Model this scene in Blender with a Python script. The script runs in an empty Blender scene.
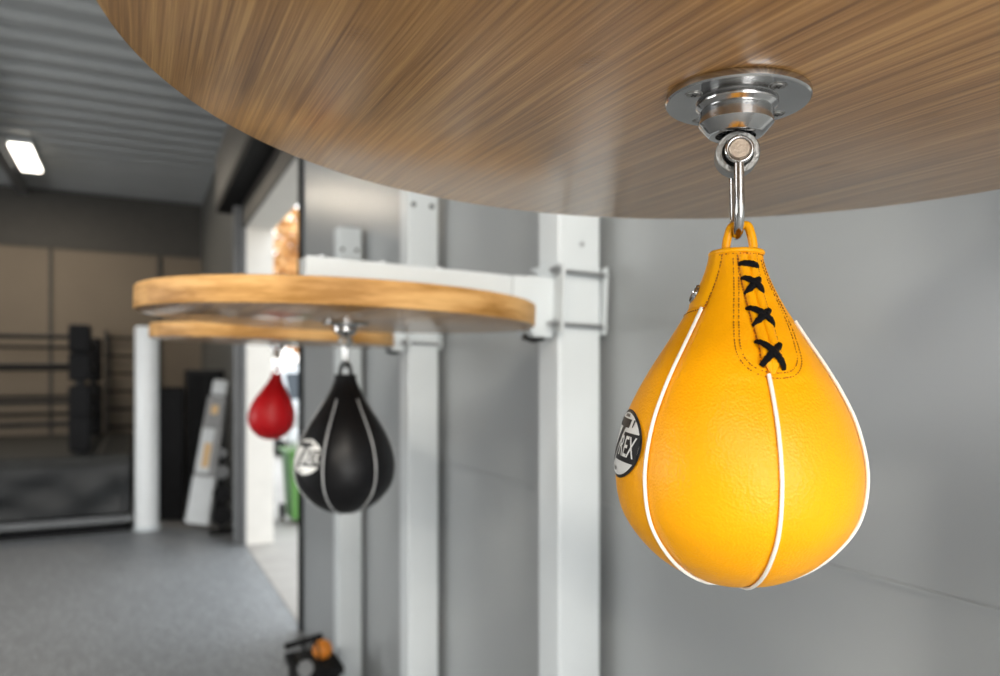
import bpy, bmesh, math, random
from mathutils import Vector, Matrix
random.seed(7)
PI = math.pi
sc = bpy.context.scene
COL = sc.collection
EYE = 1.60                       # camera height above the floor
ALPHA = math.atan(364/720)       # the view turns this far from the wall's direction
SA, CA = math.sin(ALPHA), math.cos(ALPHA)

# ------------------------------------------------------------------ materials
def new_mat(name):
    m = bpy.data.materials.new(name); m.use_nodes = True
    nt = m.node_tree
    return m, nt, nt.nodes['Principled BSDF'], nt.nodes, nt.links

def mat(name, col, rough=.5, metal=0., bump=0., bscale=60., var=0., vscale=8., spec=.5, coat=0., stretch=None, emit=None, estr=1.):
    m, nt, b, N, L = new_mat(name)
    b.inputs['Base Color'].default_value = (*col, 1)
    b.inputs['Roughness'].default_value = rough
    b.inputs['Metallic'].default_value = metal
    b.inputs['Specular IOR Level'].default_value = spec
    b.inputs['Coat Weight'].default_value = coat
    if emit:
        b.inputs['Emission Color'].default_value = (*emit, 1)
        b.inputs['Emission Strength'].default_value = estr
    tc = N.new('ShaderNodeTexCoord'); mp = N.new('ShaderNodeMapping')
    L.new(tc.outputs['Object'], mp.inputs['Vector'])
    if stretch: mp.inputs['Scale'].default_value = stretch
    if var > 0:
        n = N.new('ShaderNodeTexNoise'); n.inputs['Scale'].default_value = vscale; n.inputs['Detail'].default_value = 5
        L.new(mp.outputs[0], n.inputs['Vector'])
        r = N.new('ShaderNodeValToRGB')
        r.color_ramp.elements[0].position = .3; r.color_ramp.elements[1].position = .7
        r.color_ramp.elements[0].color = (*[c*(1-var) for c in col], 1)
        r.color_ramp.elements[1].color = (*[min(1, c*(1+var)) for c in col], 1)
        L.new(n.outputs['Fac'], r.inputs[0]); L.new(r.outputs[0], b.inputs['Base Color'])
    if bump > 0:
        n2 = N.new('ShaderNodeTexNoise'); n2.inputs['Scale'].default_value = bscale; n2.inputs['Detail'].default_value = 4
        L.new(mp.outputs[0], n2.inputs['Vector'])
        bp = N.new('ShaderNodeBump'); bp.inputs['Strength'].default_value = bump; bp.inputs['Distance'].default_value = .002
        L.new(n2.outputs['Fac'], bp.inputs['Height']); L.new(bp.outputs[0], b.inputs['Normal'])
    return m

def leather(name, col, rough, cell=900., strength=.35):
    m, nt, b, N, L = new_mat(name)
    tc = N.new('ShaderNodeTexCoord')
    v = N.new('ShaderNodeTexVoronoi'); v.inputs['Scale'].default_value = cell; v.feature = 'F1'
    n = N.new('ShaderNodeTexNoise'); n.inputs['Scale'].default_value = 90; n.inputs['Detail'].default_value = 5
    w = N.new('ShaderNodeTexNoise'); w.inputs['Scale'].default_value = 7; w.inputs['Detail'].default_value = 3
    for t in (v, n, w): L.new(tc.outputs['Object'], t.inputs['Vector'])
    r = N.new('ShaderNodeValToRGB')
    r.color_ramp.elements[0].position = .3; r.color_ramp.elements[1].position = .75
    r.color_ramp.elements[0].color = (*[c*.93 for c in col], 1); r.color_ramp.elements[1].color = (*[min(1, c*1.05) for c in col], 1)
    L.new(w.outputs['Fac'], r.inputs[0]); L.new(r.outputs[0], b.inputs['Base Color'])
    b.inputs['Roughness'].default_value = rough
    b.inputs['Specular IOR Level'].default_value = .3 if col[0] > .1 else .2
    mx = N.new('ShaderNodeMath'); mx.operation = 'MULTIPLY_ADD'; mx.inputs[1].default_value = .6
    L.new(v.outputs['Distance'], mx.inputs[0]); L.new(n.outputs['Fac'], mx.inputs[2])
    bp = N.new('ShaderNodeBump'); bp.inputs['Strength'].default_value = strength; bp.inputs['Distance'].default_value = .0006
    L.new(mx.outputs[0], bp.inputs['Height']); L.new(bp.outputs[0], b.inputs['Normal'])
    return m

def bamboo(name):
    """strips along Y with fine fibres, crinkled nodes here and there, a few pale nicks"""
    m, nt, b, N, L = new_mat(name)
    tc = N.new('ShaderNodeTexCoord')
    def noise(scale, st, detail=4, rough=.55):
        mp = N.new('ShaderNodeMapping'); mp.inputs['Scale'].default_value = st
        L.new(tc.outputs['Object'], mp.inputs['Vector'])
        n = N.new('ShaderNodeTexNoise'); n.inputs['Scale'].default_value = scale
        n.inputs['Detail'].default_value = detail; n.inputs['Roughness'].default_value = rough
        L.new(mp.outputs[0], n.inputs['Vector']); return n
    fibre = noise(1, (700, 7, 700), 4, .7)
    band = noise(1, (46, 1.4, 46), 3)
    mid = noise(1, (230, 3.5, 230), 3, .6)
    big = noise(3, (1.5, 1, 1.5), 2)
    # crinkled bamboo nodes
    crk = noise(1, (260, 520, 260), 4, .7)
    mpn = N.new('ShaderNodeMapping'); mpn.inputs['Scale'].default_value = (17, 11, 1)
    L.new(tc.outputs['Object'], mpn.inputs['Vector'])
    vn = N.new('ShaderNodeTexVoronoi'); vn.inputs['Scale'].default_value = 1; vn.inputs['Randomness'].default_value = 1
    L.new(mpn.outputs[0], vn.inputs['Vector'])
    nm = N.new('ShaderNodeMapRange'); nm.inputs['From Min'].default_value = .05; nm.inputs['From Max'].default_value = .17
    nm.inputs['To Min'].default_value = 1; nm.inputs['To Max'].default_value = 0
    L.new(vn.outputs['Distance'], nm.inputs['Value'])
    mix = N.new('ShaderNodeMix'); mix.data_type = 'FLOAT'; mix.inputs[0].default_value = .5
    mix0 = N.new('ShaderNodeMix'); mix0.data_type = 'FLOAT'; mix0.inputs[0].default_value = .55
    L.new(fibre.outputs['Fac'], mix0.inputs[2]); L.new(mid.outputs['Fac'], mix0.inputs[3])
    ctr = N.new('ShaderNodeMapRange'); ctr.clamp = False; ctr.inputs['From Min'].default_value = .35; ctr.inputs['From Max'].default_value = .65
    ctr.inputs['To Min'].default_value = .08; ctr.inputs['To Max'].default_value = .92
    L.new(mix0.outputs[0], ctr.inputs['Value'])
    mix.inputs[0].default_value = .42
    L.new(ctr.outputs[0], mix.inputs[2]); L.new(band.outputs['Fac'], mix.inputs[3])
    a = N.new('ShaderNodeMath'); a.operation = 'MULTIPLY_ADD'; a.inputs[1].default_value = .25
    L.new(big.outputs['Fac'], a.inputs[0]); L.new(mix.outputs[0], a.inputs[2])
    nd = N.new('ShaderNodeMath'); nd.operation = 'MULTIPLY'; L.new(nm.outputs[0], nd.inputs[0]); L.new(crk.outputs['Fac'], nd.inputs[1])
    s = N.new('ShaderNodeMath'); s.operation = 'MULTIPLY_ADD'; s.inputs[1].default_value = -.20
    L.new(nd.outputs[0], s.inputs[0]); L.new(a.outputs[0], s.inputs[2])
    r = N.new('ShaderNodeValToRGB'); e = r.color_ramp.elements
    e[0].position = .40; e[0].color = (.225, .105, .030, 1)
    e[1].position = .84; e[1].color = (.66, .385, .145, 1)
    k = e.new(.62); k.color = (.43, .222, .070, 1)
    L.new(s.outputs[0], r.inputs[0]); L.new(r.outputs[0], b.inputs['Base Color'])
    # the varnish: slightly wavy along the fibres
    b.inputs['Roughness'].default_value = .36
    b.inputs['Coat Weight'].default_value = .55; b.inputs['Coat Roughness'].default_value = .09
    h = N.new('ShaderNodeMath'); h.operation = 'MULTIPLY_ADD'; h.inputs[1].default_value = 5.0
    L.new(nd.outputs[0], h.inputs[0]); L.new(fibre.outputs['Fac'], h.inputs[2])
    bp = N.new('ShaderNodeBump'); bp.inputs['Strength'].default_value = .30; bp.inputs['Distance'].default_value = .0006
    L.new(h.outputs[0], bp.inputs['Height']); L.new(bp.outputs[0], b.inputs['Normal'])
    bp2 = N.new('ShaderNodeBump'); bp2.inputs['Strength'].default_value = .16; bp2.inputs['Distance'].default_value = .0006
    L.new(h.outputs[0], bp2.inputs['Height']); L.new(bp2.outputs[0], b.inputs['Coat Normal'])
    return m

def floor_mat():
    m, nt, b, N, L = new_mat('speckled_rubber')
    tc = N.new('ShaderNodeTexCoord')
    v = N.new('ShaderNodeTexVoronoi'); v.inputs['Scale'].default_value = 110
    n = N.new('ShaderNodeTexNoise'); n.inputs['Scale'].default_value = 1.2; n.inputs['Detail'].default_value = 4
    L.new(tc.outputs['Object'], v.inputs['Vector']); L.new(tc.outputs['Object'], n.inputs['Vector'])
    sep = N.new('ShaderNodeSeparateColor'); L.new(v.outputs['Color'], sep.inputs[0])
    r = N.new('ShaderNodeValToRGB'); r.color_ramp.interpolation = 'CONSTANT'; e = r.color_ramp.elements
    e[0].position = 0; e[0].color = (.165, .168, .170, 1)
    e[1].position = .62; e[1].color = (.235, .239, .242, 1)
    k = e.new(.86); k.color = (.40, .406, .41, 1)
    L.new(sep.outputs[0], r.inputs[0])
    mr = N.new('ShaderNodeMapRange'); mr.inputs['To Min'].default_value = .85; mr.inputs['To Max'].default_value = 1.15
    L.new(n.outputs['Fac'], mr.inputs['Value'])
    mx = N.new('ShaderNodeVectorMath'); mx.operation = 'SCALE'
    L.new(r.outputs[0], mx.inputs[0]); L.new(mr.outputs[0], mx.inputs['Scale'])
    L.new(mx.outputs[0], b.inputs['Base Color'])
    b.inputs['Roughness'].default_value = .48
    bp = N.new('ShaderNodeBump'); bp.inputs['Strength'].default_value = .2; bp.inputs['Distance'].default_value = .001
    L.new(v.outputs['Distance'], bp.inputs['Height']); L.new(bp.outputs[0], b.inputs['Normal'])
    return m

M = {}
M['yellow'] = leather('yellow_leather', (.95, .395, .0), .40, 620., .6)
M['yellow_edge'] = leather('yellow_leather_trim', (1.0, .43, .0), .38, 700., .2)
M['black_leather'] = leather('black_leather', (.006, .006, .007), .36, 700., .3)
M['red_leather'] = leather('red_leather', (.43, .003, .007), .42, 700., .3)
M['piping'] = mat('white_vinyl_piping', (.86, .85, .80), .35)
M['grey_piping'] = mat('grey_vinyl_piping', (.44, .45, .46), .35)
M['lace'] = mat('black_waxed_lace', (.004, .004, .005), .7, bump=.6, bscale=1500, spec=.15)
M['stitch'] = mat('mustard_thread', (.25, .075, .001), .7)
M['logo_black'] = mat('printed_black', (.012, .012, .013), .4)
M['logo_white'] = mat('printed_white', (.78, .78, .76), .4)
M['wood'] = bamboo('bamboo_plywood')
def edge_ply():
    m, nt, b, N, L = new_mat('bamboo_ply_edge')
    tc = N.new('ShaderNodeTexCoord'); outs = []
    for st in ((9, 9, 120), (5, 5, 22)):
        mp = N.new('ShaderNodeMapping'); mp.inputs['Scale'].default_value = st; L.new(tc.outputs['Object'], mp.inputs['Vector'])
        n = N.new('ShaderNodeTexNoise'); n.inputs['Scale'].default_value = 1; n.inputs['Detail'].default_value = 4; n.inputs['Roughness'].default_value = .6
        L.new(mp.outputs[0], n.inputs['Vector']); outs.append(n.outputs['Fac'])
    mx = N.new('ShaderNodeMix'); mx.data_type = 'FLOAT'; mx.inputs[0].default_value = .6
    L.new(outs[0], mx.inputs[2]); L.new(outs[1], mx.inputs[3])
    r = N.new('ShaderNodeValToRGB'); e = r.color_ramp.elements
    e[0].position = .40; e[0].color = (.36, .17, .035, 1); e[1].position = .60; e[1].color = (.72, .42, .16, 1)
    k = e.new(.50); k.color = (.58, .31, .10, 1)
    L.new(mx.outputs[0], r.inputs[0]); L.new(r.outputs[0], b.inputs['Base Color'])
    b.inputs['Roughness'].default_value = .55; b.inputs['Specular IOR Level'].default_value = .35
    return m
M['ply_edge'] = edge_ply()
M['steel'] = mat('turned_stainless_steel', (.52, .52, .52), .15, 1., bump=.03, bscale=500, var=.08, vscale=30)
M['steel_dull'] = mat('brushed_stainless_steel', (.33, .33, .32), .42, 1., bump=.25, bscale=500, var=.12, vscale=60)
M['pin'] = mat('warm_steel_pin_end', (.50, .42, .34), .5, 1., var=.1, vscale=200, bump=.2, bscale=700)
M['dark_steel'] = mat('oiled_dark_steel', (.05, .05, .05), .35, 1.)
M['slot'] = mat('screw_recess', (.03, .03, .03), .6)
M['white_paint'] = mat('white_powder_coat', (.66, .70, .72), .32, bump=.05, bscale=120, var=.02)
M['bolt'] = mat('zinc_bolt', (.42, .43, .44), .35, 1.)
M['wall_grey'] = mat('grey_metal_sheet', (.34, .356, .364), .30, bump=.12, bscale=4., var=.05, vscale=1.4)
M['wall_back'] = mat('beige_wall_board', (.17, .138, .103), .75, var=.06, vscale=1.2)
M['wall_band'] = mat('shade_band_and_joints', (.055, .052, .047), .75, var=.08)  # dark tone of the shaded wall top, also used for the joint strips
M['wall_plain'] = mat('pale_grey_wall', (.42, .42, .41), .7, var=.04)
M['ceiling'] = mat('grey_corrugated_sheet', (.36, .375, .38), .45, bump=.05, bscale=20, var=.05, vscale=2)
M['floor'] = floor_mat()
M['concrete'] = mat('pale_outdoor_concrete', (.36, .33, .295), .85, bump=.2, bscale=30, var=.08, vscale=3)
M['black'] = mat('black_rubber', (.008, .008, .009), .6, var=.2, spec=.15)
M['black_gloss'] = mat('black_steel', (.008, .008, .009), .4, spec=.25)
M['vinyl'] = mat('charcoal_vinyl_cloth', (.011, .0125, .014), .5, bump=.5, bscale=3, var=.25, vscale=2)
M['canvas'] = mat('dark_canvas', (.028, .028, .026), .8, var=.15)
M['grey_steel'] = mat('grey_painted_steel', (.14, .145, .15), .4, var=.08)
M['housing'] = mat('taupe_painted_steel', (.055, .050, .044), .5, var=.06)
M['rope'] = mat('black_rope_cover', (.010, .010, .011), .6, spec=.2)
M['mat_brown'] = mat('dark_brown_mat', (.012, .010, .008), .7, var=.2, spec=.2)
M['carton'] = mat('white_glossy_card', (.62, .64, .65), .4, var=.05)
M['carton_grey'] = mat('grey_card', (.26, .26, .26), .5, var=.08)
M['wall_shade'] = mat('painted_wall_shade', (.10, .10, .095), .6, var=.08)  # shade on the wall past the doorway, put into a dark colour
M['reveal'] = mat('warm_white_render', (.66, .635, .59), .8, var=.03)
M['column'] = mat('white_gloss_paint', (.86, .88, .89), .3, var=.02)
M['orange_label'] = mat('tan_label', (.68, .45, .22), .6)
M['orange'] = mat('orange_rubber', (.75, .24, .02), .5)
M['green'] = mat('green_plastic', (.09, .23, .05), .45, var=.08)
M['van'] = mat('white_car_paint', (.55, .55, .54), .25, coat=.5)
M['glass'] = mat('dark_glass', (.02, .025, .03), .08)
M['leaf'] = mat('orange_autumn_leaf', (.62, .36, .14), .7, var=.35, vscale=1.2)
M['bark'] = mat('brown_bark', (.12, .08, .05), .9, bump=.6, bscale=20)
M['diffuser'] = mat('lamp_diffuser', (.9, .9, .88), .4, emit=(1., .93, .80), estr=9.)
M['bag_white'] = mat('white_plastic_film', (.8, .8, .78), .4, bump=.8, bscale=20)

# ------------------------------------------------------------------ helpers
def finish(name, bm, m, parent=None, smooth=True, bevel=0., world=True):
    """link one mesh object; geometry is given in the parent's own space"""
    bmesh.ops.recalc_face_normals(bm, faces=bm.faces)
    me = bpy.data.meshes.new(name); bm.to_mesh(me); bm.free()
    o = bpy.data.objects.new(name, me); COL.objects.link(o)
    me.materials.append(M[m] if isinstance(m, str) else m)
    if smooth:
        for p in me.polygons: p.use_smooth = True
        try: me.set_sharp_from_angle(angle=math.radians(38))
        except Exception: pass
    if bevel > 0:
        md = o.modifiers.new('bevel', 'BEVEL'); md.width = bevel; md.segments = 2; md.limit_method = 'ANGLE'
        md.angle_limit = math.radians(50)
    if parent is not None: o.parent = parent
    return o

def tag(o, label=None, cat=None, group=None, kind=None):
    if label: o['label'] = label
    if cat: o['category'] = cat
    if group: o['group'] = group
    if kind: o['kind'] = kind
    return o

def thing(name, loc, label, cat, group=None, rz=0):
    o = bpy.data.objects.new(name, None); COL.objects.link(o)
    o.empty_display_size = .05
    o.location = loc; o.rotation_euler = (0, 0, rz)
    return tag(o, label, cat, group)

def box(bm, x0, x1, y0, y1, z0, z1, mtx=None):
    vs = [bm.verts.new(Vector((x, y, z))) for x in (x0, x1) for y in (y0, y1) for z in (z0, z1)]
    if mtx is not None:
        for v in vs: v.co = mtx @ v.co
    for f in ((0,1,3,2),(4,6,7,5),(0,4,5,1),(2,3,7,6),(0,2,6,4),(1,5,7,3)):
        bm.faces.new([vs[i] for i in f])
    return vs

def boxes(*args):
    bm = bmesh.new()
    for a in args: box(bm, *a)
    return bm

def frame_mtx(origin, zdir, xdir=None):
    z = Vector(zdir).normalized()
    x = Vector(xdir) if xdir is not None else (Vector((1,0,0)) if abs(z.x) < .9 else Vector((0,1,0)))
    x = (x - z*x.dot(z)).normalized(); y = z.cross(x)
    mt = Matrix((x, y, z)).transposed().to_4x4(); mt.translation = Vector(origin)
    return mt

def lathe(bm, prof, n=48, mtx=None, close_ends=True):
    """prof = [(radius, height)...] revolved about Z"""
    rings = []
    for r, h in prof:
        if r < 1e-6:
            v = bm.verts.new(Vector((0, 0, h))); rings.append([v])
        else:
            rings.append([bm.verts.new(Vector((r*math.cos(2*PI*i/n), r*math.sin(2*PI*i/n), h))) for i in range(n)])
    for a, b in zip(rings, rings[1:]):
        for i in range(n):
            j = (i+1) % n
            if len(a) == 1 and len(b) == 1: continue
            if len(a) == 1: bm.faces.new((a[0], b[i], b[j]))
            elif len(b) == 1: bm.faces.new((a[i], a[j], b[0]))
            else: bm.faces.new((a[i], a[j], b[j], b[i]))
    if close_ends:
        for rg in (rings[0], rings[-1]):
            if len(rg) > 2: bm.faces.new(rg)
    if mtx is not None:
        for rg in rings:
            for v in rg: v.co = mtx @ v.co
    return bm

def tube(bm, pts, r, n=10, closed=False, up=None, flat=1., caps=True, radii=None):
    """sweep a circle (flattened by `flat` along `up`) along the points"""
    P = [Vector(p) for p in pts]; rings = []
    prev = None; N_ = len(P)
    for i, p in enumerate(P):
        if closed: t = P[(i+1) % N_] - P[i-1]
        else: t = P[min(i+1, N_-1)] - P[max(i-1, 0)]
        t.normalize()
        if up is not None:
            u = Vector(up[i]) if isinstance(up, list) else Vector(up)
            u = (u - t*u.dot(t)).normalized()
        elif prev is None:
            u = Vector((0,0,1)) if abs(t.z) < .9 else Vector((1,0,0))
            u = (u - t*u.dot(t)).normalized()
        else:
            u = (prev - t*prev.dot(t)).normalized()
        prev = u; w = t.cross(u)
        rr = radii[i] if radii else r
        rings.append([bm.verts.new(p + (w*math.cos(2*PI*k/n) + u*math.sin(2*PI*k/n)*flat)*rr) for k in range(n)])
    seq = list(zip(rings, rings[1:])) + ([(rings[-1], rings[0])] if closed else [])
    for a, b in seq:
        for k in range(n):
            j = (k+1) % n
            bm.faces.new((a[k], a[j], b[j], b[k]))
    if not closed and caps:
        bm.faces.new(rings[0]); bm.faces.new(rings[-1])
    return bm

def rod(p0, p1, r, n=12):
    return tube(bmesh.new(), [p0, p1], r, n)

def smoothpts(ctrl, per=10):
    """Catmull-Rom through control points"""
    C = [Vector(c) for c in ctrl]; out = []
    for i in range(len(C)-1):
        a, b, c, d = C[max(i-1,0)], C[i], C[i+1], C[min(i+2, len(C)-1)]
        for k in range(per):
            t = k/per
            out.append(.5*((2*b)+(c-a)*t+(2*a-5*b+4*c-d)*t*t+(3*b-a-3*c+d)*t**3))
    out.append(C[-1]); return out

def structure(name, bm, m, smooth=False, bevel=0.):
    return tag(finish(name, bm, m, None, smooth, bevel), kind='structure')

# ------------------------------------------------------------------ the room
WX = .950          # inner face of the wall on the right
WT = .255          # its thickness
DY0, DY1, DZ = 4.70, 7.32, 3.08      # the big doorway in it
CEIL = 4.40
BACK = 12.5
FRONT = -4.2
LEFT = -8.0

structure('floor', boxes((LEFT, WX+.02, FRONT-.3, BACK+.2, -.12, 0)), 'floor')
# right wall, cladding sheets of two heights with a lap joint
seam = EYE - .288
bm = boxes((WX, WX+WT, FRONT, DY0, 0, CEIL), (WX, WX+WT, DY1, BACK, 0, CEIL), (WX, WX+WT, DY0, DY1, DZ, CEIL))
structure('wall_right', bm, 'wall_grey')
bm = bmesh.new()
box(bm, WX-.004, WX+.001, FRONT, DY0-.06, seam+.0, seam+.006)
structure('trim_1', bm, 'wall_grey')
structure('wall_shade_sheet', boxes((WX-.012, WX, DY1+.17, BACK, 0, CEIL)), 'wall_shade')  # added dark sheet, its colour stands for shade on the wall there
structure('wall_back', boxes((LEFT, WX+WT, BACK, BACK+.2, 0, CEIL)), 'wall_back')
bm = boxes((LEFT, WX, BACK-.03, BACK, 3.55, CEIL), (-1.15, -1.10, BACK-.02, BACK, 0, 3.55), (.30, .36, BACK-.03, BACK, 0, 3.55),
           (-2.6, -2.55, BACK-.02, BACK, 0, 3.55), (-4.2, -4.15, BACK-.02, BACK, 0, 3.55))
structure('shade_band_and_joint_strips', bm, 'wall_band')  # top band holds shade as a dark colour; upright strips are panel joints
structure('wall_left', boxes((LEFT-.2, LEFT, FRONT, 2.5, 0, CEIL), (LEFT-.2, LEFT, 7.5, BACK, 0, CEIL), (LEFT-.2, LEFT, 2.5, 7.5, 0, 1.1), (LEFT-.2, LEFT, 2.5, 7.5, 3.1, CEIL)), 'wall_plain')
# wall behind the camera, with an open loading door
structure('wall_front', boxes((LEFT, -2.1, FRONT-.2, FRONT, 0, CEIL), (.80, WX+WT, FRONT-.2, FRONT, 0, CEIL),
                              (-2.1, .80, FRONT-.2, FRONT, 3.3, CEIL)), 'wall_plain')
# corrugated ceiling, ribs running across the hall
bm = bmesh.new(); y = FRONT; P = .37; prof = []
while y < BACK:
    for dy, dz in ((0, 0), (.10, 0), (.15, -.055), (.30, -.055), (.35, 0)):
        prof.append((y+dy, CEIL+.06+dz))
    y += P
lo = [(bm.verts.new((LEFT, a, b)), bm.verts.new((WX+WT, a, b))) for a, b in prof]
hi = [(bm.verts.new((LEFT, a, CEIL+.16)), bm.verts.new((WX+WT, a, CEIL+.16))) for a, b in prof]
for i in range(len(prof)-1):
    bm.faces.new((lo[i][0], lo[i][1], lo[i+1][1], lo[i+1][0])); bm.faces.new((hi[i][0], hi[i+1][0], hi[i+1][1], hi[i][1]))
structure('ceiling', bm, 'ceiling')
# steel purlin under the sheets
structure('trim_4', boxes((-1.52, -1.40, FRONT, BACK, CEIL-.10, CEIL)), 'grey_steel')

# doorway: jamb seals, guide rails, the roller housing over it
d = thing('door_1', (WX, (DY0+DY1)/2, 0), None, None); d['kind'] = 'structure'
def dpart(name, m, *bx, bevel=.003):
    b = boxes(*bx)
    for v in b.verts: v.co -= Vector((WX, (DY0+DY1)/2, 0))
    return finish(name, b, m, d, False, bevel)
dpart('seal', 'black', (WX-.022, WX+.03, DY0-.05, DY0+.012, 0, DZ))
dpart('seal', 'grey_steel', (WX-.03, WX+.0, DY1-.005, DY1+.10, 0, DZ))
dpart('guide_rail', 'grey_steel', (WX-.10, WX, DY1+.10, DY1+.17, 0, 3.3))
dpart('lintel', 'housing', (WX-.02, WX, DY0-.1, DY1+.25, DZ, DZ+.24))
dpart('roller_housing', 'black', (WX-.21, WX, DY0-.35, DY1+.6, DZ+.24, DZ+.30))
dpart('roller_cover', 'housing', (WX-.22, WX, DY0-.35, DY1+.6, DZ+.30, DZ+.80))
dpart('reveal_lining', 'reveal', (WX+.001, WX+WT, DY1-.012, DY1, 0, DZ), (WX+.001, WX+WT, DY0, DY1, DZ-.012, DZ))

# ------------------------------------------------------------------ outdoors
tag(finish('yard_ground', boxes((WX+.02, 60, -8, 60, -.14, -.02), (WX+.001, WX+WT, DY0, DY1, -.03, .006)), 'concrete', None, False), kind='structure')

b0 = thing('wheelie_bin', (1.75, 8.35, -.02), 'green plastic wheelie bin standing outside just past the open doorway', 'bin')
bm = bmesh.new()
v = box(bm, -.25, .25, -.25, .25, .06, .80)
for q in v:
    if q.co.z < .5: q.co.x *= .82; q.co.y *= .82
finish('bin_body', bm, 'green', b0, False, .02)
bm = boxes((-.28, .28, -.29, .28, .80, .84), (-.24, .24, .28, .33, .78, .82)); finish('lid', bm, 'green', b0, False, .012)
for s in (-1, 1):
    finish('wheel', lathe(bmesh.new(), [(.0, -.02), (.09, -.02), (.10, 0), (.09, .02), (0, .02)], 24, frame_mtx((s*.24, .24, .10), (1,0,0))), 'black', b0)
sk = bmesh.new(); bmesh.ops.create_icosphere(sk, subdivisions=3, radius=.15)
for q in sk.verts:
    q.co *= 1 + .12*math.sin(9*q.co.x*7+q.co.z*31)*math.cos(q.co.y*40); q.co.z = q.co.z*.75
for q in sk.verts: q.co += Vector((1.66, 8.22, .945))
tag(finish('rubbish_sack', sk, 'bag_white'), 'small white plastic sack lying on the lid of the green bin', 'sack')

vn = thing('van', (3.62, 17.4, -.02), 'white delivery van parked outside beyond the doorway', 'van')
bm = bmesh.new()
side = [(-2.3,.35),(-2.35,.9),(-2.25,1.15),(-1.55,1.95),(-1.2,2.02),(2.2,2.02),(2.35,1.8),(2.35,.35)]
L_ = [bm.verts.new((-.95, y, z)) for y, z in side]; R_ = [bm.verts.new((.95, y, z)) for y, z in side]
for q in L_ + R_:
    if q.co.z > 1.5: q.co.x *= .9
bm.faces.new(L_); bm.faces.new(R_)
for i in range(len(side)):
    j = (i+1) % len(side); bm.faces.new((L_[i], L_[j], R_[j], R_[i]))
finish('van_body', bm, 'van', vn, False, .05)
finish('windscreen', boxes((-.80, .80, -.01, .01, 0, .72)), 'glass', vn, False).matrix_local = Matrix.Translation((0, -2.19, 1.21)) @ Matrix.Rotation(-.69, 4, 'X')
for s in (-1, 1):
    finish('side_window', boxes((s*.925-.01, s*.925+.01, -1.7, -.9, 1.15, 1.6)), 'glass', vn, False)
    for y in (-1.5, 1.5):
        finish('wheel', lathe(bmesh.new(), [(0,-.11),(.2,-.11),(.33,-.09),(.34,0),(.33,.09),(.2,.11),(0,.11)], 28, frame_mtx((s*.88, y, .34), (1,0,0))), 'black', vn)

tr = thing('autumn_tree', (5.4, 22.5, -.02), 'tree with orange autumn leaves outside above the white van', 'tree')
finish('trunk', tube(bmesh.new(), [(0,0,0),(.05,0,1.2),(-.05,.05,2.6),(.05,0,4.4)], .2, 12, radii=[.26,.2,.16,.06]), 'bark', tr)
bm = bmesh.new()
for i in range(5200):
    u = Vector((random.gauss(0,1), random.gauss(0,1), random.gauss(0,1))).normalized() * (random.random()**.35)
    p = Vector((u.x*2.4, u.y*2.4, 4.6 + u.z*2.5))
    s = .17; a = Vector((random.uniform(-1,1), random.uniform(-1,1), random.uniform(-1,1))).normalized()
    b_ = a.orthogonal().normalized()
    vs = [bm.verts.new(p + a*s), bm.verts.new(p + b_*s*.6), bm.verts.new(p - a*s), bm.verts.new(p - b_*s*.6)]
    bm.faces.new(vs)
finish('foliage', bm, 'leaf', tr, False)

# ------------------------------------------------------------------ speed bag platforms
def pix_dir(az):     # direction in the floor plane, az from the view axis to the right
    return Vector((math.sin(ALPHA+az), math.cos(ALPHA+az), 0))

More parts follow.
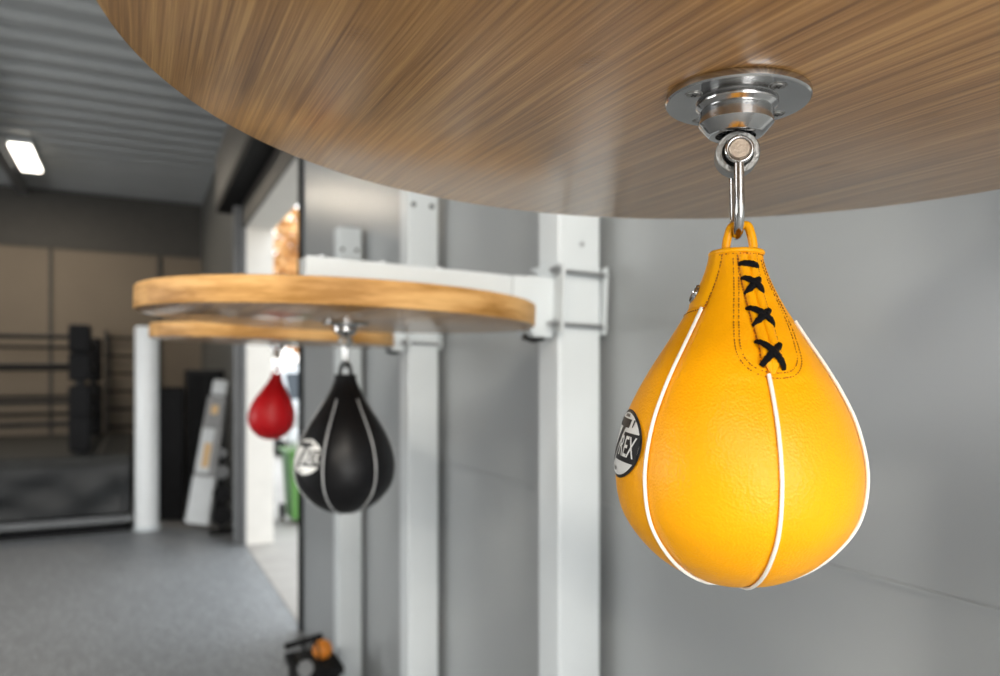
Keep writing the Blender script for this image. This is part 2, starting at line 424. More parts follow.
def platform(cx, cy, h, arm, label, swivel_label=None, yaw_axis=0., R=.362, first=False):
    """round board hung under a white arm; h = underside above the eye"""
    z0 = EYE + h; T = .042; tilt = math.atan(.022)
    t = thing('speed_bag_platform', (cx, cy, z0), label, 'speed bag platform', 'speed bag platforms along the grey wall')
    t.rotation_euler = (.022, tilt, 0)
    # board
    bm = lathe(bmesh.new(), [(0, 0), (R-.004, 0), (R-.0012, .0012), (R, .004), (R, T-.004), (R-.0012, T-.0012), (R-.004, T), (0, T)], 180)
    bd = finish('board', bm, 'wood', t)
    bd.data.materials.append(M['ply_edge'])
    for p in bd.data.polygons:
        if abs(p.normal.z) < .6: p.material_index = 1
    # arm over the board, out from the post
    px = .812 - cx
    ah = .076
    bm = boxes((-.085, px-.10, -.030, .030, T, T+ah)); finish('arm', bm, 'white_paint', t, False, .004)
    bm = bmesh.new()
    prof = [(px-.10, T), (px-.10, T+ah), (px, T+ah+.004), (px, T-.052), (px-.045, T-.052), (px-.062, T-.03), (px-.065, T)]
    A = [bm.verts.new((x, -.034, z)) for x, z in prof]; B = [bm.verts.new((x, .034, z)) for x, z in prof]
    bm.faces.new(A); bm.faces.new(B)
    for i in range(len(prof)):
        j = (i+1) % len(prof); bm.faces.new((A[i], A[j], B[j], B[i]))
    finish('arm_head', bm, 'white_paint', t, False, .003)
    # clamp plates either side of the post, joined by four bolts
    z1, z2 = .001, .152
    for xa, xb, oy in ((px-.001, px+.005, .074), (px+.1190, px+.1245, .060)):
        finish('clamp_plate', boxes((xa, xb, -oy, oy, z1, z2)), 'white_paint', t, False, .0025)
    for yy in (-.0525, .0525):
        for zz in (z1+.018, z2-.018):
            bt = finish('clamp_bolt', rod((px-.022, yy, zz), (px+.130, yy, zz), .0050), 'bolt', t)
            finish('nut', lathe(bmesh.new(), [(.0055,0),(.0105,0),(.0105,.009),(.0055,.009)], 6, frame_mtx((px-.0105, yy, zz), (1,0,0))), 'bolt', bt, False)
    # height adjuster under the arm head
    finish('brace', tube(bmesh.new(), [(px-.052, 0, -.006), (px-.03, 0, -.012), (px-.006, 0, -.006)], .011, 10), 'dark_steel', t)
    # board fixings
    for k in range(3):
        finish('bolt_head', lathe(bmesh.new(), [(.010,0),(.010,.006),(.0,.008)], 12, Matrix.Translation((-.05+k*.12, 0, T+ah))), 'bolt', t)
    # ---- swivel, screwed to the underside; it hangs plumb, so its lower parts ignore the board's slope
    sw = finish('swivel', lathe(bmesh.new(), [(0,0),(.0425,0),(.0434,-.0008),(.0437,-.0018),(.0437,-.0044),(.0428,-.0055),(.0255,-.0056)], 96), 'steel', t)
    def S(b): 
        return b
    bm = lathe(bmesh.new(), [(.0235,-.0050),(.0243,-.0058),(.0248,-.0066),(.0246,-.0076),(.0222,-.0096),(.0214,-.0102),(.0219,-.0106),
                             (.0224,-.0112),(.0225,-.0186),(.0220,-.0192),(.0168,-.0250),(.0158,-.0256),(.0122,-.0256),(.0115,-.0230),(0,-.0225)], 96)
    finish('swivel_barrel', bm, 'steel', sw)
    bm = bmesh.new()
    for k in range(12):
        a = 2*PI*k/12; mt = Matrix.Translation((.0098*math.cos(a), .0098*math.sin(a), -.0232))
        bmesh.ops.create_icosphere(bm, subdivisions=2, radius=.0022, matrix=mt)
    finish('bearing_balls', bm, 'dark_steel', sw)
    finish('swivel_stem', lathe(bmesh.new(), [(.0060,-.0225),(.0060,-.0285),(.0048,-.030)], 24), 'dark_steel', sw)
    for k in range(4):
        a = math.radians(25 + 90*k) - ALPHA
        cxs, cys = .0335*math.cos(a), .0335*math.sin(a)
        mt = Matrix.Translation((cxs, cys, -.0054))
        s1 = finish('screw', lathe(bmesh.new(), [(.0052,0),(.0052,-.0004),(.0044,-.0004),(.0044,-.0001),(.0040,-.0001),(.0036,-.0010),(0,-.0012)], 24, mt), 'steel_dull', sw)
        bm = bmesh.new()
        for q in (0, PI/2):
            box(bm, -.0020, .0020, -.0004, .0004, -.0014, -.0009, mt @ Matrix.Rotation(q+.4, 4, 'Z'))
        finish('screw_slot', bm, 'slot', sw, False)
    # eye ring and its pin
    az = yaw_axis
    D = Vector((math.sin(az), math.cos(az), 0))          # axis of the ring, away from the viewer
    ring_z = -.0372
    c0 = Vector((0, 0, ring_z)) + D.cross(Vector((0,0,1)))*.0011
    mt = frame_mtx(c0, D)
    ring = finish('eye_ring', lathe(bmesh.new(), [(.0096,-.0062),(.0126,-.0062),(.0132,-.0056),(.0132,.0056),(.0126,.0062),(.0096,.0062),(.0091,.0056),(.0091,-.0056),(.0096,-.0062)], 64, mt, False), 'steel_dull', t)
    bm = lathe(bmesh.new(), [(.0068,-.0072),(.0078,-.0072),(.0078,-.0050),(.0088,-.0050),(.0088,.0050),(.0068,.0050)], 48, mt, False)
    finish('bush', bm, 'dark_steel', ring)
    finish('pin', lathe(bmesh.new(), [(0,-.0138),(.0056,-.0138),(.0063,-.0130),(.0063,.0130),(.0056,.0138),(0,.0138)], 48, mt), 'pin', ring)
    # shackle: two arms from the pin's ends to a round bow underneath
    bow = -.0872
    ctrl = [(-.0112, -.0085), (-.0112, -.020), (-.0108, -.036), (-.0085, bow-ring_z+.0062), (-.0045, bow-ring_z+.0012), (0, bow-ring_z),
            (.0045, bow-ring_z+.0012), (.0085, bow-ring_z+.0062), (.0108, -.036), (.0112, -.020), (.0112, -.0085)]
    side_ = D.cross(Vector((0,0,1)))
    pts = [c0 + side_*(.0018*min(1, max(0, (-b-.008)/.040))) + D*a + Vector((0,0,b)) for a, b in [(p.x, p.y) for p in smoothpts([(a, b, 0) for a, b in ctrl], 8)]]
    bm = tube(bmesh.new(), pts, .0030, 16)
    side_ = D.cross(Vector((0,0,1)))
    for s in (-1, 1):           # the arm's end splits and closes round the pin
        arc = []
        for k in range(25):
            a = -PI/2 + (k/24)*2*PI
            arc.append(c0 + D*(s*.0112) + side_*(.0074*math.cos(a)) + Vector((0, 0, .0074*math.sin(a))))
        tube(bm, arc[:-1], .0014, 10, closed=True, up=D)
    finish('shackle', bm, 'steel', t)
    return t, z0

# ------------------------------------------------------------------ speed bags
PROF = [(0,-.2060),(.0125,-.2052),(.0255,-.2022),(.0380,-.1965),(.0500,-.1880),(.0602,-.1772),(.0680,-.1655),(.0722,-.1535),(.0739,-.1400),(.0736,-.1290),
        (.0713,-.1160),(.0668,-.1010),(.0596,-.0855),(.0520,-.0720),(.0440,-.0593),(.0360,-.0465),(.0283,-.0338),(.0225,-.0225),(.0186,-.0130),(.0163,-.0050),(.0156,0)]
_fine = smoothpts([(r, z, 0) for r, z in PROF], 5)
FINE = [(max(0, p.x), p.y) for p in _fine]
def R_at(z):
    for (r0, z0), (r1, z1) in zip(FINE, FINE[1:]):
        if z0 <= z <= z1: return r0 + (r1-r0)*(z-z0)/(z1-z0+1e-12)
    return FINE[-1][0]
def slope_at(z):
    e = .0012; return (R_at(min(z+e, 0)) - R_at(max(z-e, -.2058)))/(2*e)

def speed_bag(cx, cy, neck, scale, face, seams, mats, label, detail=2, logo=None, stretch=1., loop_yaw=0., loop_h=.0195):
    """neck = height of the neck's rim; face = compass angle (from +X, deg) that looks at the viewer; seams = first seam, deg right of it"""
    body_m, trim_m, pipe_m = mats
    hz = .206*scale*stretch
    t = thing('speed_bag', (cx, cy, neck - hz), label, 'speed bag', 'speed bags hanging under the platforms')
    def P(th, z, off=0.):           # th degrees to the viewer's right, z below the rim (bag units)
        a = math.radians(face + th); r = R_at(z); s = slope_at(z)
        n = Vector((1, 0, -s)).normalized()
        rr, zz = r + n.x*off, z + n.z*off
        return Vector((rr*scale*math.cos(a), rr*scale*math.sin(a), zz*scale*stretch + hz))
    # body: six panels, drawn in a touch at the seams
    bm = bmesh.new(); n = 180; rings = []
    for r, z in FINE:
        if r < .0005:
            rings.append([bm.verts.new((0, 0, z*scale*stretch + hz))]); continue
        rg = []
        for i in range(n):
            th = i*360/n
            d_ = ((th - seams + 30) % 60) - 30
            dent = .0009*math.exp(-(d_/5.0)**2) + .0016*(1 - math.cos(math.radians(d_)))*0
            bulge = .0010*math.cos(math.radians(d_*3))**2*min(1, r/.05)
            if detail > 1:        # leather drawn together along the lacing
                dl = ((th - 22 + 180) % 360) - 180
                if z > -.085 and abs(dl) < 45:
                    bulge += .0006*math.sin(z*520)*math.exp(-((abs(dl)-16)/9)**2)
            rg.append(bm.verts.new(P(th, z, -dent - bulge*.5)))
        rings.append(rg)
    for a, b in zip(rings, rings[1:]):
        for i in range(n):
            j = (i+1) % n
            if len(a) == 1: bm.faces.new((a[0], b[i], b[j]))
            else: bm.faces.new((a[i], a[j], b[j], b[i]))
    bm.faces.new(rings[-1])
    body = finish('bag_body', bm, body_m, t)
    # rolled rim
    bm = bmesh.new()
    tube(bm, [P(i*6, -.0008, -.0004) for i in range(60)], .0017*scale, 10, closed=True)
    finish('neck_rim', bm, trim_m, t)
    # hanging loop, a leather cord through the shackle
    ly = loop_yaw; LX = Vector((math.cos(ly), math.sin(ly), 0))
    ctrl = [(-.0082, -.004), (-.0081, .004), (-.0068, .011), (-.0046, .0164), (0, loop_h-.0028), (.0046, .0164), (.0068, .011), (.0081, .004), (.0082, -.004)]
    pts = [LX*(p.x*scale + (.0018 if detail > 1 else 0)) + Vector((0, 0, p.y*scale + hz)) for p in smoothpts([(a, b, 0) for a, b in ctrl], 6)]
    finish('hanging_loop', tube(bmesh.new(), pts, .0027*scale, 12), trim_m, t)
    # piping along the seams
    for k in range(6):
        th = seams + 60*k
        if pipe_m is None: break
        rel = ((th + 180) % 360) - 180
        ztop = -.036
        if detail > 1 and abs(rel - 19) < 12: ztop = -.0765
        if detail > 1 and rel > 60: ztop = -.044
        zs = [ztop + (-.2055 - ztop)*i/60 for i in range(61)]
        pp = [P(th, z, .0001) for z in zs]
        finish('piping', tube(bmesh.new(), pp, .00112*scale, 10), pipe_m, t)
    # bottom button
    finish('bottom_patch', lathe(bmesh.new(), [(0,-.0009),(.004,-.0006),(.0052,0),(.0052,.0012),(0,.0014)], 24, Matrix.Translation((0,0,.0002))), trim_m, t)
    if detail > 1:
        zc = lambda z: 20.5 + (3.5 if z > -.062 else 3.5*max(0, (z+.078)/.016))      # line of the lacing
        # the placket: two soft rolls side by side
        for s in (-1, 1):
            zs = [-.0045 - .072*i/40 for i in range(41)]
            pp = []; ups = []; rad = []
            for i, z in enumerate(zs):
                th = zc(z) + s*math.degrees(.0027/R_at(z))*(1 if i < 34 else (41-i)/7)
                pp.append(P(th, z, .0003)); ups.append(P(th, z, 1) - P(th, z, 0)); rad.append(.0030 if i < 36 else .0030*(41-i)/5)
            finish('placket', tube(bmesh.new(), pp, .003, 12, up=ups, flat=.62, radii=rad), body_m, t)
        # laces
        def lace(name, ends, lift=.0028):
            bm = bmesh.new()
            for (a0, z0), (a1, z1) in ends:
                pp = []; ups = []; rad = []
                for i in range(15):
                    u = i/14; z = z0 + (z1-z0)*u; arc = a0 + (a1-a0)*u
                    off = -.0004 + (lift+.0004)*math.sin(PI*u)**.55
                    th = zc(z) + math.degrees(arc/R_at(z))
                    pp.append(P(th, z, off)); ups.append(P(th, z, 1) - P(th, z, 0)); rad.append(.0021*(1-.30*abs(2*u-1)**3)*(1+.08*math.sin(i*2.4)))
                tube(bm, pp, .0016, 10, up=ups, flat=.7, radii=rad)
                lift += .0010
            finish(name, bm, 'lace', t)
        w = .0066
        lace('lace', [((-w*.85, -.0098), (w*.85, -.0118))])
        lace('lace', [((w*.80, -.0185), (-w*.80, -.0290)), ((-w*.80, -.0185), (w*.80, -.0285))])
        lace('lace', [((w, -.0385), (-w*.85, -.0485)), ((-w, -.0375), (w*.95, -.0485))])
        lace('lace', [((w, -.0590), (-w*.9, -.0715)), ((-w*1.05, -.0575), (w*1.05, -.0735))])
        # stitching, in short dashes
        def dashes(bm, path, step=.0021, ln=.0013):
            acc = 0.; pos = []
            for a, b in zip(path, path[1:]):
                pa, pb = P(*a, .00025), P(*b, .00025); L_ = (pb-pa).length
                while acc < L_:
                    u0 = acc/L_; u1 = min(1, (acc+ln)/L_)
                    q0 = (a[0]+(b[0]-a[0])*u0, a[1]+(b[1]-a[1])*u0); q1 = (a[0]+(b[0]-a[0])*u1, a[1]+(b[1]-a[1])*u1)
                    pos.append((q0, q1)); acc += step
                acc -= L_
            for q0, q1 in pos:
                tube(bm, [P(*q0, .00015), P(*q1, .00015)], .00034, 6)
        def outline(inset):
            K = [(-6,-.006),(-3,-.023),(-2,-.044),(-.5,-.0595),(2.6,-.068),(9,-.0745),(17,-.0778),(25,-.0785),(35,-.0768),(44,-.0700),(50,-.0595),(58,-.044),(64,-.031),(68,-.006)]
            K = [(p.x, p.y/100) for p in smoothpts([(a_, b_*100, 0) for a_, b_ in K], 6)]
            out = []
            for th, z in K:
                cz = max(z, -.058); cth = 24 + (z + .058)/.052*7 if z > -.058 else 24
                vx, vy = (cth - th)*R_at(z)*PI/180, cz - z
                ln_ = math.hypot(vx, vy) + 1e-9; vx /= ln_; vy /= ln_
                out.append((th + math.degrees(vx*inset/R_at(z)), z + vy*inset))
            return out
        bm = bmesh.new()
        dashes(bm, outline(0)); dashes(bm, outline(.0028))
        for s in (-1, 1):
            dashes(bm, [(zc(z) + s*math.degrees(.0062/R_at(z)), z) for z in [-.004-.0035*i for i in range(20)]])
        dashes(bm, [(-31 - 7*(i/12)**1.5, -.003 - .0335*i/12) for i in range(13)])
        dashes(bm, [(-38 - 4.5*i, -.0365 - .0022*(i/9)) for i in range(12)], .0021)
        dashes(bm, [(-60 + 5*i, -.0030) for i in range(28)], .0021)
        finish('stitching', bm, 'stitch', t)
        # folded collar tab on the left of the neck, with a steel eyelet
        bm = bmesh.new(); G = []
        for i in range(19):
            th = -37.5 - 95*i/18; row = []
            for j in range(13):
                z = -.002 - .0330*j/12
                tt = th + (6.0*(1-j/12) if i == 0 else 0)
                e = 1 if 0 < i < 18 and j < 12 else 0
                row.append(bm.verts.new(P(tt, z, .0011*e - .0002)))
            G.append(row)
        for a, b in zip(G, G[1:]):
            for j in range(12): bm.faces.new((a[j], a[j+1], b[j+1], b[j]))
        finish('collar_tab', bm, trim_m, t)
        p = P(-78, -.0262, .0012); nrm = P(-78, -.0262, 1) - P(-78, -.0262, 0)
        finish('eyelet', lathe(bmesh.new(), [(.0033,.0004),(.0040,.0014),(.0052,.0016),(.0062,.0008),(.0064,-.0006),(.0030,-.0006)], 40, frame_mtx(p, nrm), False), 'steel', t)
    # ------- printed oval badge wrapped on the leather
    if logo:
        lth, lz, lw, lh, rot = logo
        ca, sa = math.cos(rot), math.sin(rot)
        def wrap(bm, off):
            for s_ in range(-20, 21):
                geom = bm.verts[:] + bm.edges[:] + bm.faces[:]
                bmesh.ops.bisect_plane(bm, geom=geom, plane_co=(s_*.0016, 0, 0), plane_no=(1, 0, 0))
            for s_ in range(-12, 13):
                geom = bm.verts[:] + bm.edges[:] + bm.faces[:]
                bmesh.ops.bisect_plane(bm, geom=geom, plane_co=(0, s_*.0024, 0), plane_no=(0, 1, 0))
            for v in bm.verts:
                u, w_ = v.co.x*ca - v.co.y*sa, v.co.x*sa + v.co.y*ca
                z = lz + w_*.97
                v.co = P(lth + math.degrees(u/R_at(lz)), z, off)
            return bm
        def oval(k):
            bm = bmesh.new(); bm.faces.new([bm.verts.new((lw*.5*k*math.cos(2*PI*i/72), lh*.5*(k if k == 1 else k-.02)*math.sin(2*PI*i/72), 0)) for i in range(72)])
            return bm
        def poly(*pp):
            bm = bmesh.new()
            for q in pp: bm.faces.new([bm.verts.new((x*lw/.065, y*lh/.043, 0)) for x, y in q])
            return bm
        def text(s, size, x, y, shear=0., sx=1.):
            cu = bpy.data.curves.new('lettering', 'FONT'); cu.body = s; cu.size = size*lh/.043; cu.align_x = 'CENTER'; cu.align_y = 'CENTER'
            cu.resolution_u = 3; cu.shear = shear; cu.offset = .00018
            o = bpy.data.objects.new('lettering', cu); COL.objects.link(o)
            me = bpy.data.meshes.new_from_object(o.evaluated_get(bpy.context.evaluated_depsgraph_get()))
            bm = bmesh.new(); bm.from_mesh(me)
            bpy.data.objects.remove(o); bpy.data.meshes.remove(me)
            for v in bm.verts: v.co.x = v.co.x*sx + x*lw/.065; v.co.y += y*lh/.043; v.co.z = 0
            return bm
        badge = finish('badge', wrap(oval(1.), .0004), 'logo_black', t)
        finish('badge_field', wrap(oval(.93), .0007), 'logo_white', badge)
        big_T = poly([(-.0190,.0158),(.0125,.0158),(.0110,.0105),(.0045,.0105),(-.0095,-.0125),(-.0170,-.0125),(-.0025,.0105),(-.0205,.0105)],
                     [(.0160,.0158),(.0185,.0158),(.0170,.0112),(.0155,.0112)])
        finish('badge_letter', wrap(big_T, .0010), 'logo_black', badge)
        finish('badge_block', wrap(poly([(.0058,.0078),(.0310,.0078),(.0295,-.0100),(-.0045,-.0100)]), .0010), 'logo_black', badge)
        finish('badge_lettering', wrap(text('REX', .0180, .0142, -.0012, .1, .66), .0013), 'logo_white', badge)
        finish('badge_small_print', wrap(poly(*[[(x, .0168), (x+.0013, .0168), (x+.0013, .0186), (x, .0186)] for x in (-.0055, -.0032, -.0009, .0014, .0037)]), .0010), 'logo_black', badge)
        finish('badge_small_print', wrap(poly(*[[(x, -.0172), (x+.0015, -.0172), (x+.0015, -.0148), (x, -.0148)] for x in (-.0070, -.0042, -.0014)]), .0010), 'logo_black', badge)
    return t

# platform and bag 1 (nearest)
P1 = (.335, .335); P2 = (.3635, 1.3848); P3 = (.399, 2.353)
platform(P1[0]+.0002, P1[1]-.0001, .178, True, 'large round bamboo board overhead, nearest to the viewer, with the yellow bag below it', yaw_axis=math.radians(37))
platform(*P2, .113, True, 'middle round bamboo board on its white arm, with the black bag below it', R=.3685, yaw_axis=math.radians(30))
platform(*P3, .117, True, 'farthest round bamboo board, half hidden behind the middle one, above the red bag', R=.366, yaw_axis=math.radians(20))
f1 = math.degrees(math.atan2(-P1[1], -P1[0])); f2 = math.degrees(math.atan2(-P2[1], -P2[0])); f3 = math.degrees(math.atan2(-P3[1], -P3[0]))
yellowbag = speed_bag(*P1, EYE+.0795, 1.0, f1, 18.5, ('yellow', 'yellow_edge', 'piping'),
          'yellow leather speed bag with white piping and black laces, hanging nearest', 2, (-68.5, -.1190, .058, .0430, math.radians(-3)), loop_yaw=math.radians(f1+90-6))
speed_bag(*P2, EYE+.0100, 1.3, f2, -25, ('black_leather', 'black_leather', 'grey_piping'),
          'black leather speed bag with grey piping and a round badge, hanging under the middle board', 1, (-53, -.1170, .070, .056, 0), loop_yaw=math.radians(f2+80), loop_h=.0195)
redbag = speed_bag(*P3, EYE+.0205, .97, f3, 40, ('red_leather', 'red_leather', 'red_leather'),
          'small plain red speed bag hanging farthest away in front of the doorway', 1, None, stretch=1.05, loop_yaw=math.radians(f3+80))

# it is caught mid swing, a few degrees off plumb
hook = Vector((P3[0], P3[1], EYE + .117 - .085))
sw_ = Matrix.Translation(hook) @ Matrix.Rotation(math.radians(6.5), 4, Vector((SA, CA, 0))) @ Matrix.Translation(-hook)
redbag.matrix_world = sw_ @ Matrix.Translation(redbag.location)
hook = Vector((P1[0], P1[1], EYE + .178 - .085))
yellowbag.matrix_world = Matrix.Translation(hook) @ Matrix.Rotation(math.radians(.35), 4, Vector((SA, CA, 0))) @ Matrix.Translation(-hook) @ Matrix.Translation(yellowbag.location)
# ------------------------------------------------------------------ white posts beside the wall
def post(yc, top, label):
    t = thing('support_post', (.875, yc, 0), label, 'post', 'white square posts along the wall')
    finish('post_tube', boxes((-.0545, .0545, -.045, .045, .008, top)), 'white_paint', t, False, .005)
    finish('foot_plate', boxes((-.068, .068, -.09, .09, 0, .010)), 'white_paint', t, False, .002)
    for zz in (top-.105,):
        for xx in (-.036, .030):
            finish('bolt_hole', lathe(bmesh.new(), [(0,.0003),(.0065,.0003),(.0085,.0014),(.0090,0)], 16, frame_mtx((xx, -.045, zz), (0,-1,0))), 'dark_steel', t)
    return t
post(P1[1], 2.60, 'white square steel post that carries the nearest board')
for yc, top, lb in ((P2[1], 2.42, 'widest looking white square steel post, clamped to the middle board arm'),
                    (P3[1], 2.30, 'white square steel post right behind the middle board, clamped to the farthest arm'),
                    (3.295, 2.30, 'free white square steel post with no board, seen beside the black bag')):
    p = post(yc, top, lb)
    if yc == P2[1]:
        finish('bolt_hole', lathe(bmesh.new(), [(0,.0003),(.0045,.0003),(.0055,.0012),(.0060,0)], 16, frame_mtx((.006, -.045, EYE+.300), (0,-1,0))), 'bolt', p)

# ------------------------------------------------------------------ white round column
t = thing('round_column', (.105, 8.60, 0), 'free standing round white column at the corner of the boxing ring', 'column')
finish('column_shaft', lathe(bmesh.new(), [(0,0),(.118,0),(.118,2.14),(.110,2.17),(0,2.175)], 48), 'column', t)
finish('column_base', lathe(bmesh.new(), [(0,0),(.130,0),(.130,.03),(.118,.04)], 48), 'white_paint', t)

# ------------------------------------------------------------------ boxing ring
RX0, RX1, RY0, RY1 = -3.95, -.05, 8.62, 12.30; RZ = .80
t = thing('boxing_ring', (-2.0, 10.4, 0), 'raised black boxing ring with dark skirt, black posts and four ropes a side', 'boxing ring')
O = Vector((-2.0, 10.4, 0))
def rpart(name, bm, m, smooth=False, bevel=0.):
    for v in bm.verts: v.co -= O
    return finish(name, bm, m, t, smooth, bevel)
rpart('platform', boxes((RX0, RX1, RY0, RY1, RZ-.10, RZ)), 'canvas', bevel=.02)
bm = bmesh.new(); pts = []
nseg = 240; per = [(RX0, RY0), (RX1, RY0), (RX1, RY1), (RX0, RY1)]
cols = []
for e in range(4):
    a, b = Vector(per[e]), Vector(per[(e+1) % 4]); dr = (b-a).normalized(); nr = Vector((dr.y, -dr.x))
    for i in range(nseg//4):
        u = i/(nseg/4); q = a + (b-a)*u
        col = []
        for k in range(9):
            z = RZ - .03 - (RZ-.22)*k/8
            wv = (.022*math.sin(u*19+k*.75+1.5*math.sin(u*7)) + .010*math.sin(u*37-k*1.1+2*math.sin(u*11+k*.4)))*math.sin(k/8*PI*.85)
            w2 = (wv if 0 < i else 0)*min(1, k/2)
            col.append(bm.verts.new((q.x + nr.x*(w2-.012), q.y + nr.y*(w2-.012), z)))
        cols.append(col)
for i in range(len(cols)):
    a, b = cols[i], cols[(i+1) % len(cols)]
    for k in range(8): bm.faces.new((a[k], a[k+1], b[k+1], b[k]))
rpart('skirt', bm, 'vinyl', True)
rpart('base_rail', boxes((RX0, RX1+.02, RY0-.045, RY0-.005, .10, .17), (RX1-.02, RX1+.02, RY0, RY1, .10, .17)), 'grey_steel', bevel=.006)
rpart('base_sill', boxes((RX0, RX1, RY0-.03, RY0+.03, 0, .045), (RX1-.05, RX1, RY0, RY1, 0, .045)), 'black')
PX0, PX1, PY0, PY1 = -3.4, -.54, 9.02, 11.88
RH = (1.13, 1.37, 1.757, 2.065)
for x in (PX0, PX1):
    for y in (PY0, PY1):
        p = rpart('corner_post', lathe(bmesh.new(), [(0,RZ),(.05,RZ),(.05,2.17),(.04,2.2),(0,2.2)], 24, Matrix.Translation((x, y, 0))), 'black_gloss', True)
        for k in range(4):      # upright turnbuckle pads, one over the other
            pd = boxes((x-.105, x+.105, y-.105, y+.105, RH[k]-.17 if k else RZ+.03, RH[k]+.135 if k == 3 else (RH[k]+RH[k+1])/2-.018 if k < 3 else 0))
            for v in pd.verts: v.co -= O
            finish('corner_pad', pd, 'black', p, False, .03)
for h in RH:
    for a, b in (((PX0,PY0),(PX1,PY0)), ((PX1,PY0),(PX1,PY1)), ((PX1,PY1),(PX0,PY1)), ((PX0,PY1),(PX0,PY0))):
        mid = ((a[0]+b[0])/2, (a[1]+b[1])/2)
        rpart('rope', tube(bmesh.new(), smoothpts([(*a, h), (*mid, h-.012), (*b, h)], 6), .024, 12), 'rope', True)
# ------------------------------------------------------------------ gear along the back
t = thing('wall_bars', (-.12, BACK-.10, 0), 'black wall bars fixed to the beige back wall beyond the ring corner', 'wall bars')
finish('upright', boxes((-.30, -.26, -.06, .06, 0, 2.35)), 'black_gloss', t, False, .004)
finish('upright', boxes((.26, .30, -.06, .06, 0, 2.35)), 'black_gloss', t, False, .004)
for k in range(7):
    finish('bar', rod((-.28, 0, .62+k*.27), (.28, 0, .62+k*.27), .022), 'black_gloss', t)

t = thing('locker', (.73, 9.35, 0), 'tall black locker against the right wall behind the leaning white carton', 'locker')
finish('locker_body', boxes((-.205, .205, -.25, .25, .02, 1.72)), 'black_gloss', t, False, .006)
for s in (-1, 1):
    dr = finish('locker_door', boxes((s*.1-.095, s*.1+.095, -.265, -.25, .06, 1.68)), 'black', t, False, .004)
    finish('handle', boxes((s*.025-.005, s*.025+.005, -.285, -.265, .85, 1.0)), 'grey_steel', dr, False)
finish('foot', boxes((-.19, .19, -.23, .23, 0, .02)), 'black', t, False)

t = thing('folded_gym_mat', (.365, 9.15, 0), 'dark brown folded gym mat standing on end between the column and the locker', 'gym mat')
for k in range(3):
    bm = boxes((-.135, .135, -.12+k*.085, -.042+k*.085, 0, 1.52-.03*k))
    finish('mat_panel', bm, 'mat_brown' if k else 'black', t, False, .02)
finish('strap', boxes((-.14, .14, -.125, .135, .9, .94)), 'black', t, False, .002)

# leaning white carton
base = Vector((.585, 8.36, 0)); top = Vector((.845, 8.50, 1.60))
ax = (top-base).normalized(); mt = frame_mtx((0, 0, 0), ax, (CA, -SA, 0)); L_ = (top-base).length
t = thing('leaning_carton', base, 'long narrow white carton with a grey sleeve and tan label, leaning on the wall', 'carton')
def cp(name, m, x0, x1, y0, y1, z0, z1, bev=.006, tp=1.):
    bm = bmesh.new(); vs = box(bm, x0, x1, y0, y1, z0, z1)
    for v in vs:
        if v.co.z > (z0+z1)/2: v.co.x *= tp
        v.co = mt @ v.co
    return finish(name, bm, m, t, False, bev)
cp('carton_foot', 'carton', -.125, .125, -.05, .05, .055, .56, tp=.95)
cp('carton_body', 'carton_grey', -.118, .118, -.045, .045, .56, 1.10, tp=.93)
cp('carton_panel', 'carton', -.100, .04, -.052, -.045, .60, 1.08, .001)
cp('sleeve', 'carton_grey', -.105, .105, -.052, .052, 1.10, 1.44, tp=.92)
cp('label', 'orange_label', -.05, .03, -.0535, -.052, .66, .92, .0005)
cp('label', 'orange_label', -.04, .04, -.0535, -.052, 1.24, 1.34, .0005)
cp('cap', 'carton', -.085, .085, -.04, .04, 1.45, L_, .03)

# stand of weight discs
t = thing('weight_stand', (.80, 8.05, 0), 'small black stand holding grey weight discs low beside the doorway', 'weight stand')
finish('stand_frame', boxes((-.12, .12, -.10, .10, 0, .03), (-.02, .02, -.02, .02, .03, .92)), 'black', t, False, .004)
for k, (z, r) in enumerate(((.18, .10), (.42, .085), (.64, .07), (.84, .05))):
    finish('weight_disc', lathe(bmesh.new(), [(.015,-.02),(r*.5,-.022),(r*.55,-.012),(r*.9,-.014),(r,-.008),(r,.012),(.015,.015)], 28, frame_mtx((-.0, -.045, z), (-.25,-1,0))), 'black' if k < 2 else 'grey_steel', t)

# crate, floor pump and odds by the near end of the doorway
t = thing('crate', (.690, 3.16, 0), 'low black crate on the floor under the black bag, beside the wall', 'crate')
bm = boxes((-.085, .085, -.12, .12, 0, .012), (-.085, -.076, -.12, .12, .012, .37), (.076, .085, -.12, .12, .012, .37), (-.076, .076, -.12, -.11, .012, .37), (-.076, .076, .11, .12, .012, .37))
finish('crate_body', bm, 'black', t, False, .003)
finish('crate_rim', boxes((-.100, -.085, -.135, .135, .350, .385), (.085, .100, -.135, .135, .350, .385), (-.085, .085, -.135, -.12, .350, .385), (-.085, .085, .12, .135, .350, .385)), 'black', t, False, .003)
tag(finish('folded_towel', boxes((.618, .762, 3.055, 3.265, .013, .400)), 'mat_brown', None, False, .02), 'dark grey folded towel filling the black crate', 'towel')
bm = bmesh.new(); bmesh.ops.create_uvsphere(bm, u_segments=32, v_segments=20, radius=.042, matrix=Matrix.Translation((.716, 3.11, .442)))
tag(finish('rubber_ball', bm, 'orange'), 'small orange rubber ball on top of the towel in the black crate', 'ball')
t = thing('floor_pump', (.600, 2.93, 0), 'floor pump with black T handle and grey gauge, left of the black crate', 'pump')
finish('pump_foot', boxes((-.07, .07, -.03, .03, 0, .018)), 'black', t, False, .005)
finish('barrel', rod((0,0,.018), (0,0,.44), .018, 20), 'grey_steel', t)
finish('rod', rod((0,0,.44), (0,0,.545), .007, 12), 'black_gloss', t)
finish('handle', rod((-.070,0.02,.535), (.070,-.02,.570), .013, 14), 'black', t)
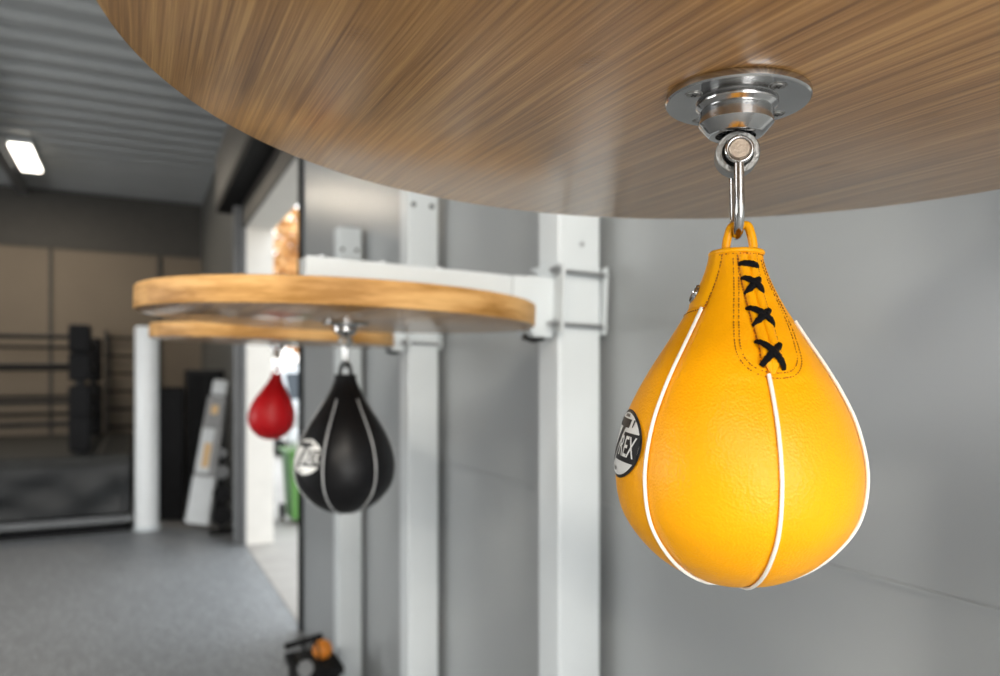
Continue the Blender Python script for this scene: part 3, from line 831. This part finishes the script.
finish('gauge', lathe(bmesh.new(), [(0,-.012),(.030,-.012),(.032,0),(.030,.012),(0,.012)], 28, frame_mtx((0,-.03,.455), (0,-1,.3))), 'grey_steel', t)
finish('hose', tube(bmesh.new(), smoothpts([(0,0,.05),(.05,-.05,.06),(.07,-.03,.30),(.05,-.01,.54),(.012,0,.47)], 8), .005, 8), 'black', t)

# ------------------------------------------------------------------ ceiling lamps
def lamp(x, y, label):
    t = thing('ceiling_lamp', (x, y, CEIL-.02), label, 'ceiling lamp', 'strip lamps under the ceiling')
    finish('lamp_housing', boxes((-.12, .12, -.57, .57, -.045, .02)), 'white_paint', t, False, .004)
    finish('diffuser', boxes((-.11, .11, -.56, .56, -.075, -.045)), 'diffuser', t, False, .01)
# lamp seen in the photo: z 8.8 along the view, 475 px left of the centre
zc_, xc_ = 8.85, -474/720*8.85
lamp(xc_*CA + zc_*SA, -xc_*SA + zc_*CA, 'lit white strip lamp under the corrugated ceiling')

for lx, ly, lb in ((-3.4, -3.3, 'strip lamp behind the viewer over the left half of the hall'), (-.9, -2.9, 'strip lamp behind the viewer close to the right wall')):
    lamp(lx, ly, lb)
# ------------------------------------------------------------------ light
w = bpy.data.worlds.new('sky'); sc.world = w; w.use_nodes = True
N, L = w.node_tree.nodes, w.node_tree.links
bg = N['Background']
tc = N.new('ShaderNodeTexCoord'); sp = N.new('ShaderNodeSeparateXYZ'); rm = N.new('ShaderNodeValToRGB')
L.new(tc.outputs['Generated'], sp.inputs[0]); L.new(sp.outputs['Z'], rm.inputs[0])
rm.color_ramp.elements[0].color = (1.0, .97, .92, 1); rm.color_ramp.elements[0].position = 0
rm.color_ramp.elements[1].color = (.80, .90, 1.0, 1); rm.color_ramp.elements[1].position = .7
L.new(rm.outputs[0], bg.inputs['Color'])
bg.inputs['Strength'].default_value = 4.0

def area(name, loc, rot, sx, sy, power, col):
    l = bpy.data.lights.new(name, 'AREA'); l.shape = 'RECTANGLE'; l.size = sx; l.size_y = sy; l.energy = power; l.color = col
    o = bpy.data.objects.new(name, l); COL.objects.link(o); o.location = loc; o.rotation_euler = rot
    return o
# daylight through the open loading door behind the camera
area('daylight_front_door', (-.65, FRONT-.25, 1.68), (PI/2, 0, 0), 2.8, 3.1, 150, (1.0, .99, .97))
area('daylight_side_window', (LEFT-.25, 5.0, 2.1), (PI/2, 0, -PI/2), 4.9, 1.9, 250, (.97, .99, 1.0))
# glow of the strip lamp
l = area('lamp_glow', (xc_*CA + zc_*SA, -xc_*SA + zc_*CA, CEIL-.11), (0, 0, 0), .22, 1.1, 60, (1.0, .86, .68))

for i, (lx, ly) in enumerate(((-3.4, -3.3), (-.9, -2.9))):
    area('strip_lamp_glow', (lx, ly, CEIL-.11), (0, 0, 0), .26, 1.2, 230, (1.0, .93, .82))

# ------------------------------------------------------------------ camera
cam = bpy.data.cameras.new('camera'); co = bpy.data.objects.new('camera', cam); COL.objects.link(co)
co.location = (0, 0, EYE); co.rotation_euler = (PI/2, 0, -ALPHA)
cam.sensor_fit = 'HORIZONTAL'; cam.sensor_width = 36; cam.lens = 25.92
cam.shift_y = .042; cam.clip_start = .02; cam.clip_end = 200
cam.dof.use_dof = True; cam.dof.focus_distance = .45; cam.dof.aperture_fstop = 5.2
sc.camera = co
sc.view_settings.view_transform = 'Standard'; sc.view_settings.look = 'None'
sc.view_settings.gamma = 1; sc.view_settings.use_curve_mapping = False
sc.view_settings.exposure = -0.22
